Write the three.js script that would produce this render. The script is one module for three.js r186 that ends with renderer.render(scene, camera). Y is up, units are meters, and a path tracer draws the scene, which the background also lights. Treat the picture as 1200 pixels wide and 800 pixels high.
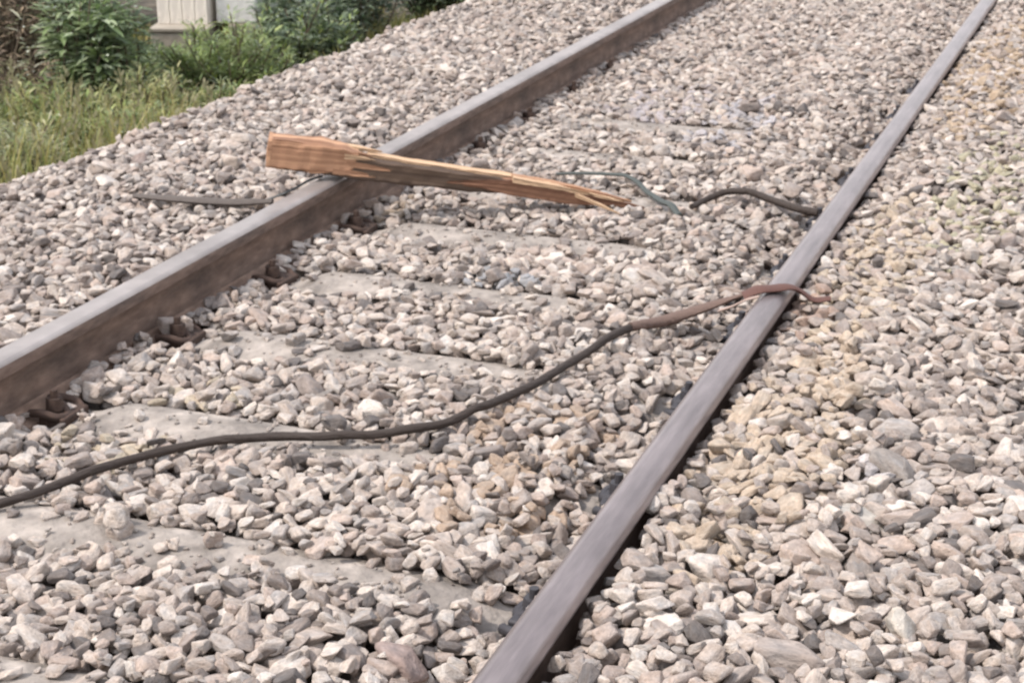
import * as THREE from 'three';
import { mergeGeometries, mergeVertices, toCreasedNormals } from 'three/addons/utils/BufferGeometryUtils.js';
import { RoundedBoxGeometry } from 'three/addons/geometries/RoundedBoxGeometry.js';
import { ImprovedNoise } from 'three/addons/math/ImprovedNoise.js';

// ------------------------------------------------------------------ camera, sky, sun, exposure
const scene = new THREE.Scene();
const camera = new THREE.PerspectiveCamera(22.62, 1024 / 682, 0.05, 2000);
camera.position.set(1.553, 1.502, 0);
camera.lookAt(1.553 - 0.32992, 1.502 - 0.34494, -0.87873);
camera.focus = 1.1; camera.userData.fStop = 30;                 // the picture is softly out of focus
camera.updateMatrixWorld(true); camera.updateProjectionMatrix();

const renderer = new THREE.WebGLRenderer({ antialias: true });
renderer.setSize(1024, 682);
renderer.toneMapping = THREE.LinearToneMapping;
renderer.toneMappingExposure = 1.38;
renderer.outputColorSpace = THREE.SRGBColorSpace;
renderer.shadowMap.enabled = true;

const SUN = new THREE.Vector3(-0.46, 0.8, 0.34).normalize();
{ // hazy bright sky: air only
  const w = 512, h = 256, d = new Float32Array(w * h * 4);
  for (let j = 0; j < h; j++) {
    const el = ((j + 0.5) / h - 0.5) * Math.PI;
    for (let i = 0; i < w; i++) {
      const az = ((i + 0.5) / w - 0.5) * 2 * Math.PI;
      const dir = [Math.cos(el) * Math.cos(az), Math.sin(el), Math.cos(el) * Math.sin(az)];
      const c = Math.max(0, dir[0] * SUN.x + dir[1] * SUN.y + dir[2] * SUN.z);
      const t = Math.max(0, Math.min(1, el / (Math.PI / 2)));
      const g = Math.pow(1 - t, 2.2);
      const halo = 0.35 * Math.pow(c, 6) + 0.5 * Math.pow(c, 40);
      const k = (j * w + i) * 4, S = 1.25;
      if (el < 0) { d[k] = 0.30 * S; d[k + 1] = 0.28 * S; d[k + 2] = 0.26 * S; }
      else {
        d[k] = S * (0.52 + 0.42 * g + halo); d[k + 1] = S * (0.575 + 0.35 * g + halo * 0.95); d[k + 2] = S * (0.70 + 0.23 * g + halo * 0.88);
      }
      d[k + 3] = 1;
    }
  }
  const sky = new THREE.DataTexture(d, w, h, THREE.RGBAFormat, THREE.FloatType);
  sky.mapping = THREE.EquirectangularReflectionMapping; sky.colorSpace = THREE.LinearSRGBColorSpace;
  sky.magFilter = THREE.LinearFilter; sky.needsUpdate = true;
  scene.background = sky; scene.environment = sky;
}
const sun = new THREE.DirectionalLight(new THREE.Color(1, 0.92, 0.85), 2.9);
sun.position.copy(SUN).multiplyScalar(30).add(new THREE.Vector3(0, 0, -5));
sun.target.position.set(0, 0, -5);
sun.castShadow = true; sun.shadow.mapSize.set(4096, 4096); sun.shadow.radius = 9;
Object.assign(sun.shadow.camera, { left: -14, right: 14, top: 14, bottom: -14, near: 1, far: 80 });
scene.add(sun, sun.target);

// ------------------------------------------------------------------ helpers
function rng(seed) { let s = seed >>> 0; return () => { s = (s + 0x6d2b79f5) | 0; let t = Math.imul(s ^ (s >>> 15), 1 | s); t = (t + Math.imul(t ^ (t >>> 7), 61 | t)) ^ t; return ((t ^ (t >>> 14)) >>> 0) / 4294967296; }; }
const R0 = rng(20177);
const PN = new ImprovedNoise();
const noise = (x, y, z = 0.37) => PN.noise(x, y, z);
const fbm = (x, y, z = 0.37, o = 4) => { let a = 0, f = 1, w = 0.5; for (let i = 0; i < o; i++) { a += w * noise(x * f + i * 17.3, y * f - i * 9.1, z * f); f *= 2.03; w *= 0.5; } return a; };
const clamp = (v, a, b) => Math.min(b, Math.max(a, v));
const lerp = (a, b, t) => a + (b - a) * t;
const smooth = (a, b, v) => { const t = clamp((v - a) / (b - a), 0, 1); return t * t * (3 - 2 * t); };
const V = (x, y, z) => new THREE.Vector3(x, y, z);
const used = new Map();
function numbered(name) { const n = used.get(name) || 0; used.set(name, n + 1); return n ? `${name}_${String(n).padStart(3, '0')}` : name; }
function shade(o) { o.traverse((m) => { if (m.isMesh) { m.castShadow = true; m.receiveShadow = true; } }); return o; }
function tag(o, label, category, group, kind) {
  if (label) o.userData.label = label; if (category) o.userData.category = category;
  if (group) o.userData.group = group; if (kind) o.userData.kind = kind; return o;
}
function mesh(name, geo, mat, parent = scene) {
  const m = new THREE.Mesh(geo, mat); m.name = parent === scene ? numbered(name) : name; m.castShadow = m.receiveShadow = true; parent.add(m); return m;
}
function group(name, pos = [0, 0, 0], parent = scene) {
  const g = new THREE.Group(); g.name = parent === scene ? numbered(name) : name; g.position.set(...pos); parent.add(g); return g;
}
// seamless value noise texture: fn(u, v, n) gives rgb in sRGB 0..1 from tiled fbm n
function tileNoise(seed, size, cells, octaves) {
  const r = rng(seed), out = new Float32Array(size * size); let amp = 1, tot = 0, c = cells;
  for (let o = 0; o < octaves; o++) {
    const g = new Float32Array(c * c); for (let i = 0; i < g.length; i++) g[i] = r() * 2 - 1;
    for (let y = 0; y < size; y++) for (let x = 0; x < size; x++) {
      const fx = (x / size) * c, fy = (y / size) * c, ix = fx | 0, iy = fy | 0; let tx = fx - ix, ty = fy - iy;
      tx = tx * tx * (3 - 2 * tx); ty = ty * ty * (3 - 2 * ty);
      const a = g[iy * c + ix], b = g[iy * c + (ix + 1) % c], e = g[((iy + 1) % c) * c + ix], f = g[((iy + 1) % c) * c + (ix + 1) % c];
      out[y * size + x] += amp * lerp(lerp(a, b, tx), lerp(e, f, tx), ty);
    }
    tot += amp; amp *= 0.55; c *= 2;
  }
  for (let i = 0; i < out.length; i++) out[i] /= tot * 0.6;
  return out;
}
function texture(size, fn, srgb = true) {
  const d = new Uint8Array(size * size * 4);
  for (let i = 0; i < size * size; i++) { const c = fn(i, i % size, (i / size) | 0); d[i * 4] = clamp(c[0], 0, 1) * 255; d[i * 4 + 1] = clamp(c[1], 0, 1) * 255; d[i * 4 + 2] = clamp(c[2], 0, 1) * 255; d[i * 4 + 3] = 255; }
  const t = new THREE.DataTexture(d, size, size, THREE.RGBAFormat, THREE.UnsignedByteType);
  t.wrapS = t.wrapT = THREE.RepeatWrapping; t.magFilter = THREE.LinearFilter; t.minFilter = THREE.LinearMipmapLinearFilter; t.generateMipmaps = true;
  if (srgb) t.colorSpace = THREE.SRGBColorSpace; t.needsUpdate = true; return t;
}
function rep(t, x, y) { const c = t.clone(); c.repeat.set(x, y); c.needsUpdate = true; return c; }
const lin = (r, g, b) => new THREE.Color().setRGB(r, g, b);

// ------------------------------------------------------------------ materials
const nA = tileNoise(11, 256, 4, 6), nB = tileNoise(29, 256, 16, 4), nC = tileNoise(47, 256, 3, 5);
const rockMap = texture(256, (i) => { const v = 0.86 + 0.12 * nA[i] + 0.07 * nB[i]; return [v + 0.02 * nC[i], v, v - 0.02 * nC[i]]; });
const rockBump = texture(256, (i) => { const v = 0.5 + 0.3 * nA[i] + 0.25 * nB[i]; return [v, v, v]; }, false);
const rockMat = (color) => new THREE.MeshStandardMaterial({ color, map: rockMap, bumpMap: rockBump, bumpScale: 0.0025, roughness: 0.95 });
const soilMap = texture(256, (i) => { const v = 0.30 + 0.07 * nA[i] + 0.06 * nB[i]; return [v * 1.08, v * 0.98, v * 0.82]; });
const soilMat = new THREE.MeshStandardMaterial({ map: soilMap, bumpMap: rockBump, bumpScale: 0.03, roughness: 1 });
const bedMat = new THREE.MeshStandardMaterial({ color: lin(0.30, 0.26, 0.225), map: rockMap, bumpMap: rockBump, bumpScale: 0.02, roughness: 1 });
const rustMap = texture(256, (i) => {
  const a = 0.5 + 0.5 * nA[i], b = nB[i], c = nC[i];
  return [0.40 + 0.07 * c + 0.06 * b + 0.05 * a, 0.335 + 0.055 * c + 0.055 * b + 0.035 * a, 0.30 + 0.045 * c + 0.05 * b + 0.02 * a];
});
const rustMat = new THREE.MeshStandardMaterial({ map: rep(rustMap, 5, 1.6), bumpMap: rep(rockBump, 8, 5), bumpScale: 0.0012, roughness: 0.78, metalness: 0.1 });
const dustyMat = new THREE.MeshStandardMaterial({ map: rep(rustMap, 6, 2.3), color: lin(1.5, 1.5, 1.45), bumpMap: rep(rockBump, 9, 6), bumpScale: 0.0015, roughness: 0.95 });
const darkRustMat = new THREE.MeshStandardMaterial({ map: rustMap, color: lin(0.45, 0.40, 0.38), bumpMap: rockBump, bumpScale: 0.002, roughness: 0.8, metalness: 0.1 });
const steelMap = texture(256, (i, x, y) => { const s = nC[(((y * 0) | 0) * 256) + x], v = 0.61 + 0.06 * s + 0.06 * nA[i] + 0.04 * nB[i]; return [v * 1.0, v * 0.95, v * 0.92]; });
const steelRough = texture(256, (i) => { const v = 0.52 + 0.10 * nA[i] + 0.05 * nB[i]; return [v, v, v]; }, false);
const steelMat = new THREE.MeshStandardMaterial({ map: rep(steelMap, 1, 0.8), roughnessMap: rep(steelRough, 2, 0.5), roughness: 0.9, metalness: 0.6, bumpMap: rep(rockBump, 6, 0.8), bumpScale: 0.0004 });
const wornMap = texture(256, (i, x, y) => { const s = nC[x], v = 0.53 + 0.04 * s + 0.05 * nA[i] + 0.04 * nB[i]; return [v, v * 0.925, v * 0.92]; });
const wornMat = new THREE.MeshStandardMaterial({ map: rep(wornMap, 5, 0.8), roughness: 0.32, metalness: 0.45, bumpMap: rep(rockBump, 14, 1.2), bumpScale: 0.0006 });
const clipMat = new THREE.MeshStandardMaterial({ color: lin(0.055, 0.052, 0.058), roughness: 0.6, metalness: 0.3, bumpMap: rockBump, bumpScale: 0.001 });
const concreteMap = texture(256, (i) => { const v = 0.55 + 0.11 * nA[i] + 0.09 * nB[i] + 0.05 * nC[i]; return [v * 1.0, v * 0.94, v * 0.885]; });
const sleeperMat = new THREE.MeshStandardMaterial({ map: rep(concreteMap, 1.5, 1.5), bumpMap: rep(rockBump, 3, 3), bumpScale: 0.009, roughness: 0.97 });
const grainTex = (r, g, b, k, seed) => { const g1 = tileNoise(seed, 256, 8, 4); return texture(256, (i, x, y) => { const v = g1[((x >> 4) % 256) + ((y) % 256) * 256] * 0.6 + 0.4 * g1[(x >> 3) + ((y * 3) % 256) * 256] + 0.25 * nA[i]; return [r + k * v, g + k * 0.9 * v, b + k * 0.75 * v]; }); };
const woodGrey = grainTex(0.34, 0.275, 0.225, 0.09, 71), woodFresh = grainTex(0.61, 0.46, 0.355, 0.19, 83), woodPale = grainTex(0.72, 0.60, 0.48, 0.10, 91), woodRed = grainTex(0.44, 0.31, 0.235, 0.12, 97);
const woodBump = (() => { const g1 = tileNoise(5, 256, 8, 4); return texture(256, (i, x, y) => { const v = 0.5 + 0.4 * g1[(x >> 4) + y * 256]; return [v, v, v]; }, false); })();
const wood = (map) => new THREE.MeshStandardMaterial({ map: rep(map, 1, 6), bumpMap: rep(woodBump, 1, 6), bumpScale: 0.004, roughness: 0.9 });

// ------------------------------------------------------------------ layout of the line (x across, -z along the track, rail top at y = 0.17)
const RAIL_X = [-0.755, 0.754], RAIL_H = 0.17, SLEEPER_STEP = 0.522, SLEEPER_Z0 = -2.46;
const sleeperZ = (i) => SLEEPER_Z0 - i * SLEEPER_STEP;          // i = -2 .. 60
// how far each visible sleeper top is clear of stones: [x from, x to, clear half width]
const CLEAR = { '-1': [-0.55, 0.45, 0.035], 0: [-0.68, 0.62, 0.04], 1: [-0.68, 0.30, 0.06], 2: [-0.68, 0.30, 0.07], 3: [-0.66, 0.34, 0.072], 4: [-0.62, 0.30, 0.075], 5: [-0.5, 0.35, 0.06], 6: [-0.5, 0.15, 0.055], 7: [-0.3, 0.3, 0.05] };
function ballastHeight(x, z) {                                   // mean top of the ballast
  const n = 0.022 * fbm(x * 1.7, z * 1.7, 0.2, 3) + 0.012 * noise(x * 6, z * 6, 3.3);
  let y;
  if (x < -0.69) y = lerp(0.035, 0.075, smooth(-0.8, -1.05, x));
  else if (x < 0.69) y = lerp(0.035, 0.06, smooth(-0.5, 0.45, x)) - 0.035 * smooth(0.5, 0.6, x);
  else y = lerp(0.118, 0.138, smooth(0.8, 0.95, x));
  if (x < -1.85) { const e = -1.85 - x; y -= Math.min(0.62 * Math.max(0, e - 0.06) + 1.2 * Math.min(e, 0.06) * 0.4, 0.62); }
  if (x > 2.3) y -= 0.6 * (x - 2.3);
  return y + n * (x > 0.8 || x < -0.9 ? 1.3 : 0.8);
}

// ground: one sheet to the horizon, rising as the ballast formation under the track
function groundHeight(x, z) {
  const far = smooth(6, 14, Math.hypot(x, z + 6));
  const out = x < 0 ? smooth(-1.8, -2.75, x) : smooth(2.3, 3.4, x);
  return lerp(-0.09, -0.46, out) + (0.05 * fbm(x * 0.8, z * 0.8, 1.7, 3)) * out - 0.05 * far * out;
}
{
  const xs = [], zs = [], pos = [], uv = [], idx = [];
  const axis = (list, dense0, dense1, step) => { for (const v of [-1200, -500, -200, -90, -45, -25]) if (v < dense0) list.push(v); for (let v = dense0; v <= dense1 + 1e-6; v += step) list.push(v); for (const v of [25, 45, 90, 200, 500, 1200]) if (v > dense1) list.push(v); };
  axis(xs, -12, 5, 0.14); axis(zs, -24, 4, 0.2);
  for (const z of zs) for (const x of xs) { pos.push(x, groundHeight(x, z), z); uv.push(x, z); }
  for (let j = 0; j < zs.length - 1; j++) for (let i = 0; i < xs.length - 1; i++) { const a = j * xs.length + i, b = a + 1, c = a + xs.length, d = c + 1; idx.push(a, c, b, b, c, d); }
  const g = new THREE.BufferGeometry(); g.setAttribute('position', new THREE.Float32BufferAttribute(pos, 3)); g.setAttribute('uv', new THREE.Float32BufferAttribute(uv, 2)); g.setIndex(idx); g.computeVertexNormals();
  tag(mesh('ground', g, soilMat), 'brown earth beside and below the railway ballast', null, null, 'structure');
}

// ------------------------------------------------------------------ ballast: stones dropped one by one on a height map
function rockGeometry(seed) {                                    // a broken stone: many flat faces with slightly worn edges
  const r = rng(seed), n = 5 + Math.floor(r() * 5), planes = [];
  for (let i = 0; i < n; i++) { const u = r() * 2 - 1, a = r() * 6.2832, s = Math.sqrt(1 - u * u); planes.push([s * Math.cos(a), u, s * Math.sin(a), 0.58 + 0.34 * r()]); }
  for (const s of [-1, 1]) for (let k = 0; k < 3; k++) { const v = [0, 0, 0]; v[k] = s; v[(k + 1) % 3] = (r() - 0.5) * 0.5; v[(k + 2) % 3] = (r() - 0.5) * 0.5; const l = Math.hypot(...v); planes.push([v[0] / l, v[1] / l, v[2] / l, 0.85 + 0.2 * r()]); }
  let g = new THREE.IcosahedronGeometry(1, 6); g.deleteAttribute('uv'); g.deleteAttribute('normal'); g = mergeVertices(g, 1e-4);
  const p = g.attributes.position, q = 34;
  for (let i = 0; i < p.count; i++) {
    const d = V().fromBufferAttribute(p, i).normalize(); let s = 0;
    for (const [a, b, c, o] of planes) { const m = (d.x * a + d.y * b + d.z * c) / o; if (m > 0) s += Math.pow(m, q); }
    const rad = Math.pow(s, -1 / q) * (1 + 0.05 * fbm(d.x * 2.6 + seed, d.y * 2.6, d.z * 2.6, 3));
    d.multiplyScalar(Math.min(rad, 1.45)); p.setXYZ(i, d.x, d.y, d.z);
  }
  g.computeVertexNormals(); g = g.toNonIndexed();
  const gp = g.attributes.position, A = V(), B = V(), C = V(), gu = new Float32Array(gp.count * 2);
  for (let i = 0; i < gp.count; i += 3) {
    A.fromBufferAttribute(gp, i); B.fromBufferAttribute(gp, i + 1).sub(A); C.fromBufferAttribute(gp, i + 2).sub(A); B.cross(C);
    const ax = Math.abs(B.x), ay = Math.abs(B.y), az = Math.abs(B.z), [u, v] = ax > ay && ax > az ? ['y', 'z'] : ay > az ? ['x', 'z'] : ['x', 'y'];
    for (let k = 0; k < 3; k++) { A.fromBufferAttribute(gp, i + k); gu[(i + k) * 2] = A[u] * 0.4 + seed * 0.13; gu[(i + k) * 2 + 1] = A[v] * 0.4 + seed * 0.07; }
  }
  g.setAttribute('uv', new THREE.BufferAttribute(gu, 2)); return mergeVertices(g, 1e-5);
}
const ROCKS = []; for (let i = 0; i < 20; i++) ROCKS.push(rockGeometry(301 + i * 7));

const HX0 = -3.1, HX1 = 3.4, HZ0 = -21, HZ1 = -0.9, CELL = 0.01;
const HNX = Math.round((HX1 - HX0) / CELL), HNZ = Math.round((HZ1 - HZ0) / CELL);
const hm = new Float32Array(HNX * HNZ), owner = new Int32Array(HNX * HNZ).fill(-1), target = new Float32Array(HNX * HNZ), clear = new Uint8Array(HNX * HNZ);
{
  const coarse = 5;
  for (let j = 0; j < HNZ; j++) { const z = HZ0 + (j + 0.5) * CELL; for (let i = 0; i < HNX; i++) { const x = HX0 + (i + 0.5) * CELL, k = j * HNX + i;
    if (j % coarse === 0 && i % coarse === 0) { const t = ballastHeight(x, z); for (let b = 0; b < coarse && j + b < HNZ; b++) for (let a = 0; a < coarse && i + a < HNX; a++) target[k + b * HNX + a] = t; }
    hm[k] = target[k] - 0.062;
  } }
  for (let j = 0; j < HNZ; j++) { const z = HZ0 + (j + 0.5) * CELL, si = Math.round((SLEEPER_Z0 - z) / SLEEPER_STEP), dz = Math.abs(z - sleeperZ(si)), cl = CLEAR[si];
    for (let i = 0; i < HNX; i++) { const x = HX0 + (i + 0.5) * CELL, k = j * HNX + i;
      if (dz < 0.115 && Math.abs(x) < 1.2 && si >= -2 && si <= 7) {                     // a sleeper below
        hm[k] = Math.max(hm[k], (0.004 - 1.6 * dz * dz) + 0.04 * (1 - smooth(0.5, 0.64, Math.abs(x))));
        if (cl) { const wob = 0.07 * noise(x * 2.6 + si * 5.1, si * 1.7) + 0.05 * noise(x * 5 + si * 3.1, si * 7.7) + 0.012 * noise(x * 19, si * 3.3), gate = 0.45 + 0.55 * smooth(-0.55, -0.15, noise(x * 2.4 + si * 9.3, si * 3.1, 7.7)), fade = gate * Math.min(smooth(cl[0] - 0.12, cl[0] + 0.05, x), 1 - smooth(cl[1] - 0.22, cl[1] + 0.12, x)); if (dz < (cl[2] + (si ? 0.032 : 0.018)) * fade + wob * 0.6 * fade - 0.02 * (1 - fade)) { target[k] = 0; clear[k] = 1; } }
      }
      if (si >= -1 && si < 10 && dz < 0.07 && ((x > 0.60 && x < 0.69) || (x > -0.69 && x < -0.645))) clear[k] = 1;   // round the rail fastenings
      for (const rx of RAIL_X) { const d = Math.abs(x - rx); if (d < 0.038) { hm[k] = 9; } else if (d < 0.075) { hm[k] = Math.max(hm[k], 0.026); } }
    }
  }
}
// colour of the stone at a place: warm grey, pale and dark ones mixed in, stains in places
const TONES = [[0.51, 0.425, 0.365], [0.59, 0.50, 0.43], [0.41, 0.34, 0.295], [0.66, 0.57, 0.495], [0.30, 0.25, 0.22], [0.53, 0.425, 0.36], [0.45, 0.395, 0.355], [0.71, 0.625, 0.55], [0.43, 0.345, 0.295], [0.19, 0.163, 0.148]];
const WEIGHT = [19, 20, 14, 15, 9, 10, 11, 7, 6, 6];
const STAINS = [   // x, z, radius x, radius z, tone, share
  [0.95, -3.15, 0.14, 0.65, [0.57, 0.455, 0.35], 0.65], [0.95, -4.4, 0.14, 0.7, [0.57, 0.46, 0.35], 0.5], [1.12, -5.2, 0.14, 0.9, [0.48, 0.43, 0.30], 0.4], [0.98, -7.2, 0.18, 1.4, [0.50, 0.38, 0.27], 0.45],
  [-0.42, -2.98, 0.16, 0.3, [0.54, 0.45, 0.34], 0.3], [0.42, -3.0, 0.2, 0.35, [0.48, 0.36, 0.27], 0.35], [-0.04, -4.15, 0.12, 0.12, [0.38, 0.37, 0.37], 0.5], [0.12, -6.2, 0.16, 0.5, [0.50, 0.46, 0.455], 0.4], [-0.25, -6.5, 0.2, 0.4, [0.50, 0.44, 0.43], 0.3],
  [1.17, -3.05, 0.06, 0.08, [0.56, 0.51, 0.49], 0.3], [-0.62, -4.7, 0.1, 0.2, [0.42, 0.33, 0.25], 0.3], [0.85, -3.95, 0.06, 0.25, [0.46, 0.33, 0.26], 0.4],
];
function pickTone(x, z, r) {
  for (const [sx, sz, ax, az, c, share] of STAINS) { const d = ((x - sx) / ax) ** 2 + ((z - sz) / az) ** 2; if (d < 1 && r() < share * (1 - 0.5 * d)) return [c, -1]; }
  let t = r() * 117; for (let i = 0; i < WEIGHT.length; i++) { t -= WEIGHT[i]; if (t < 0) return [TONES[i], i]; } return [TONES[0], 0];
}
const stones = [];   // {x,y,z, q, s:[a,c,b], shape, tone, size}
const UP = V(0, 1, 0); let grit = false;
function drop(x, z, size, r, special) {
  const a = size * (0.85 + 0.55 * r()), b = size * (0.62 + 0.3 * r()), c = size * (special?.flat ?? (0.36 + 0.42 * r()));   // semi axes
  const turn = r() * 6.2832, i0 = Math.round((x - HX0) / CELL), j0 = Math.round((z - HZ0) / CELL);
  const n = Math.ceil(a / CELL); if (i0 - n < 0 || j0 - n < 0 || i0 + n >= HNX || j0 + n >= HNZ) return false;
  const stray = r(), strayMax = grit ? 1 : size < 0.013 ? 0.07 : 0.02, co = Math.cos(turn), si = Math.sin(turn); let sum = 0, mx = -9, cnt = 0, gx = 0, gz = 0, tg = 0;
  for (let dj = -n; dj <= n; dj++) for (let di = -n; di <= n; di++) {
    const u = (di * co + dj * si) * CELL / a, v = (-di * si + dj * co) * CELL / b, d = u * u + v * v; if (d > 0.8) continue;
    const k = (j0 + dj) * HNX + i0 + di, h = hm[k]; if (h > 5 || (clear[k] && d < 0.55 && stray > strayMax)) return false;
    sum += h; cnt++; if (h > mx) mx = h; gx += di * h; gz += dj * h; tg += target[k];
  }
  if (cnt < (grit ? 1 : 4)) return false;
  const mean = sum / cnt; const base = lerp(mean, mx, 0.38); const cy = base + c * 0.72;
  const tgt = special || stray <= strayMax ? 9 : Math.min(tg / cnt, 9);
  if (cy + c * 0.85 > tgt + 0.006 + 0.016 * r() * r()) return false;
  const sl = 12 / (cnt * n * n * CELL) * 0.25, nx = clamp(-gx * sl, -0.5, 0.5), nz = clamp(-gz * sl, -0.5, 0.5);
  const tilt = special ? 0.05 : 0.34, normal = V(nx + (r() - 0.5) * tilt * 2, 1, nz + (r() - 0.5) * tilt * 2).normalize();
  const q = new THREE.Quaternion().setFromUnitVectors(UP, normal).multiply(new THREE.Quaternion().setFromAxisAngle(UP, -turn));
  const id = stones.length;
  for (let dj = -n; dj <= n; dj++) for (let di = -n; di <= n; di++) {
    const u = (di * co + dj * si) * CELL / a, v = (-di * si + dj * co) * CELL / b, d = u * u + v * v; if (d > 0.92) continue;
    const k = (j0 + dj) * HNX + i0 + di, top = cy + c * (Math.sqrt(1 - d) * 0.55 + 0.4) - (nx * di + nz * dj) * CELL * 0.6;
    if (top > hm[k]) { hm[k] = top; owner[k] = id; }
  }
  const [tone, ti] = grit ? [TONES[[0, 1, 3, 6][Math.floor(r() * 4)]], 0] : special?.tone ? [special.tone, -1] : pickTone(x, z, r);
  stones.push({ x, y: cy, z, q, s: [a, c, b], shape: Math.floor(r() * ROCKS.length), tone, ti, size, seen: 0, special });
  return true;
}
{
  const r = rng(90210), area = (HX1 - HX0) * (HZ1 - HZ0);
  const passes = [[30, 0.038, 0.050], [480, 0.022, 0.033], [1000, 0.016, 0.025], [1700, 0.0125, 0.019], [2400, 0.008, 0.014]];
  // single stones that stand out in the picture
  const marked = [];
  for (const [x, z, size, flat, tone, label] of [
    [1.163, -2.84, 0.055, 0.32, [0.52, 0.475, 0.42], 'flat pale greenish grey stone'], [1.294, -2.457, 0.034, 0.8, [0.62, 0.55, 0.47], 'round cream coloured stone'],
    [1.19, -2.66, 0.042, 0.55, [0.34, 0.295, 0.265], 'rounded dark grey stone'], [0.527, -2.217, 0.040, 0.6, [0.36, 0.27, 0.235], 'large reddish brown stone'],
    [-1.62, -4.87, 0.045, 0.5, [0.30, 0.235, 0.205], 'dark reddish stone left of the rail'], [1.2, -3.05, 0.040, 0.5, [0.34, 0.30, 0.27], 'dark stone behind the pale flat one']]) marked.push({ x, z, size, flat, tone, label });
  const runPass = ([perM2, lo, hi], frac) => { const N = Math.round(area * perM2 * frac); for (let i = 0; i < N; i++) { const z = HZ1 - (HZ1 - HZ0) * r(), x = HX0 + (HX1 - HX0) * r(); if (z < -15 && lo < 0.02) continue; drop(x, z, lo + (hi - lo) * r(), r); } };
  runPass(passes[1], 0.6); runPass(passes[2], 0.6);
  for (const m of marked) drop(m.x, m.z, m.size, r, m);
  for (const p of passes) runPass(p, 1);
  runPass(passes[3], 1); runPass(passes[4], 0.6);
  for (let i = 0; i < 1500; i++) { const si = Math.floor(r() * 10) - 1, x = -0.68 + 1.3 * r(), z = sleeperZ(si) + (r() - 0.5) * 0.2; grit = true; drop(x, z, 0.0035 + 0.0055 * r() * r(), r); grit = false; }   // grit on the sleepers
}
{ // which stones the picture shows, and how large
  const P = V(), px = 1024 / 2, f = 1024 / 1200 * 2000;
  for (let k = 0; k < owner.length; k++) { const o = owner[k]; if (o >= 0) stones[o].seen++; }
  for (const s of stones) { P.set(s.x, s.y, s.z).project(camera); s.in = Math.abs(P.x) < 1.0 && Math.abs(P.y) < 1.0 && P.z < 1; const d = Math.hypot(s.x - 1.553, s.y - 1.502, s.z); s.big = s.in ? s.seen * CELL * CELL * (f / d) ** 2 : 0; if (s.special) s.big *= 3; }
}
const shown = stones.filter((s) => s.seen > 0);
const order = shown.slice().sort((a, b) => b.big - a.big), single = new Set(order.slice(0, 300));
const ballast = tag(group('ballast'), 'bed of pale grey crushed stone around the rails', null, null, 'structure');
{
  const pos = [], uv = [], idx = [], nx = 131, nz = 220;         // solid heart of the bed, below the loose stones
  for (let j = 0; j <= nz; j++) for (let i = 0; i <= nx; i++) { const x = lerp(-3.0, 3.3, i / nx), z = lerp(-60, 3, Math.pow(j / nz, 0.45)); let y = ballastHeight(x, z) - 0.058; const rail = Math.min(Math.abs(x - RAIL_X[0]), Math.abs(x - RAIL_X[1])); if (rail < 0.14 || Math.abs(x) < 0.7) y = Math.min(y, -0.012); pos.push(x, y, z); uv.push(x * 4, z * 4); }
  for (let j = 0; j < nz; j++) for (let i = 0; i < nx; i++) { const a = j * (nx + 1) + i, b = a + 1, c = a + nx + 1, d = c + 1; idx.push(a, c, b, b, c, d); }
  const g = new THREE.BufferGeometry(); g.setAttribute('position', new THREE.Float32BufferAttribute(pos, 3)); g.setAttribute('uv', new THREE.Float32BufferAttribute(uv, 2)); g.setIndex(idx); g.computeVertexNormals();
  mesh('bed', g, bedMat, ballast);
  const toneMats = new Map(), matFor = (t) => { const key = t.join(); if (!toneMats.has(key)) toneMats.set(key, rockMat(lin(...t))); return toneMats.get(key); };
  for (const s of single) {
    const m = mesh('stone', ROCKS[s.shape], matFor(s.tone), ballast); m.position.set(s.x, s.y, s.z); m.quaternion.copy(s.q); m.scale.set(...s.s);
    if (s.special) m.userData.label = s.special.label;
  }
  const loose = group('loose_stones', [0, 0, 0], ballast); tag(loose, null, null, null, 'stuff');
  const whiteRock = rockMat(lin(1, 1, 1)), M = new THREE.Matrix4(), C = new THREE.Color(), r = rng(5150);
  ROCKS.forEach((geo, shape) => {
    const list = shown.filter((s) => s.shape === shape && !single.has(s));
    const im = new THREE.InstancedMesh(geo, whiteRock, list.length); im.name = 'loose_stone'; im.userData.kind = 'stuff'; im.castShadow = im.receiveShadow = true;
    list.forEach((s, i) => { M.compose(V(s.x, s.y, s.z), s.q, V(...s.s)); im.setMatrixAt(i, M); const v = 0.88 + 0.24 * r(); im.setColorAt(i, C.setRGB(s.tone[0] * v, s.tone[1] * v, s.tone[2] * v)); });
    loose.add(im);
  });
  console.log('stones', stones.length, 'kept', shown.length, 'smallest single', order[299]?.big);
}
const topAt = (x, z, rad = 0.02) => { let m = -9; const n = Math.ceil(rad / CELL), i0 = Math.round((x - HX0) / CELL), j0 = Math.round((z - HZ0) / CELL); for (let j = -n; j <= n; j++) for (let i = -n; i <= n; i++) { const h = hm[(j0 + j) * HNX + i0 + i]; if (h < 5 && h > m) m = h; } return m; };

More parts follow.
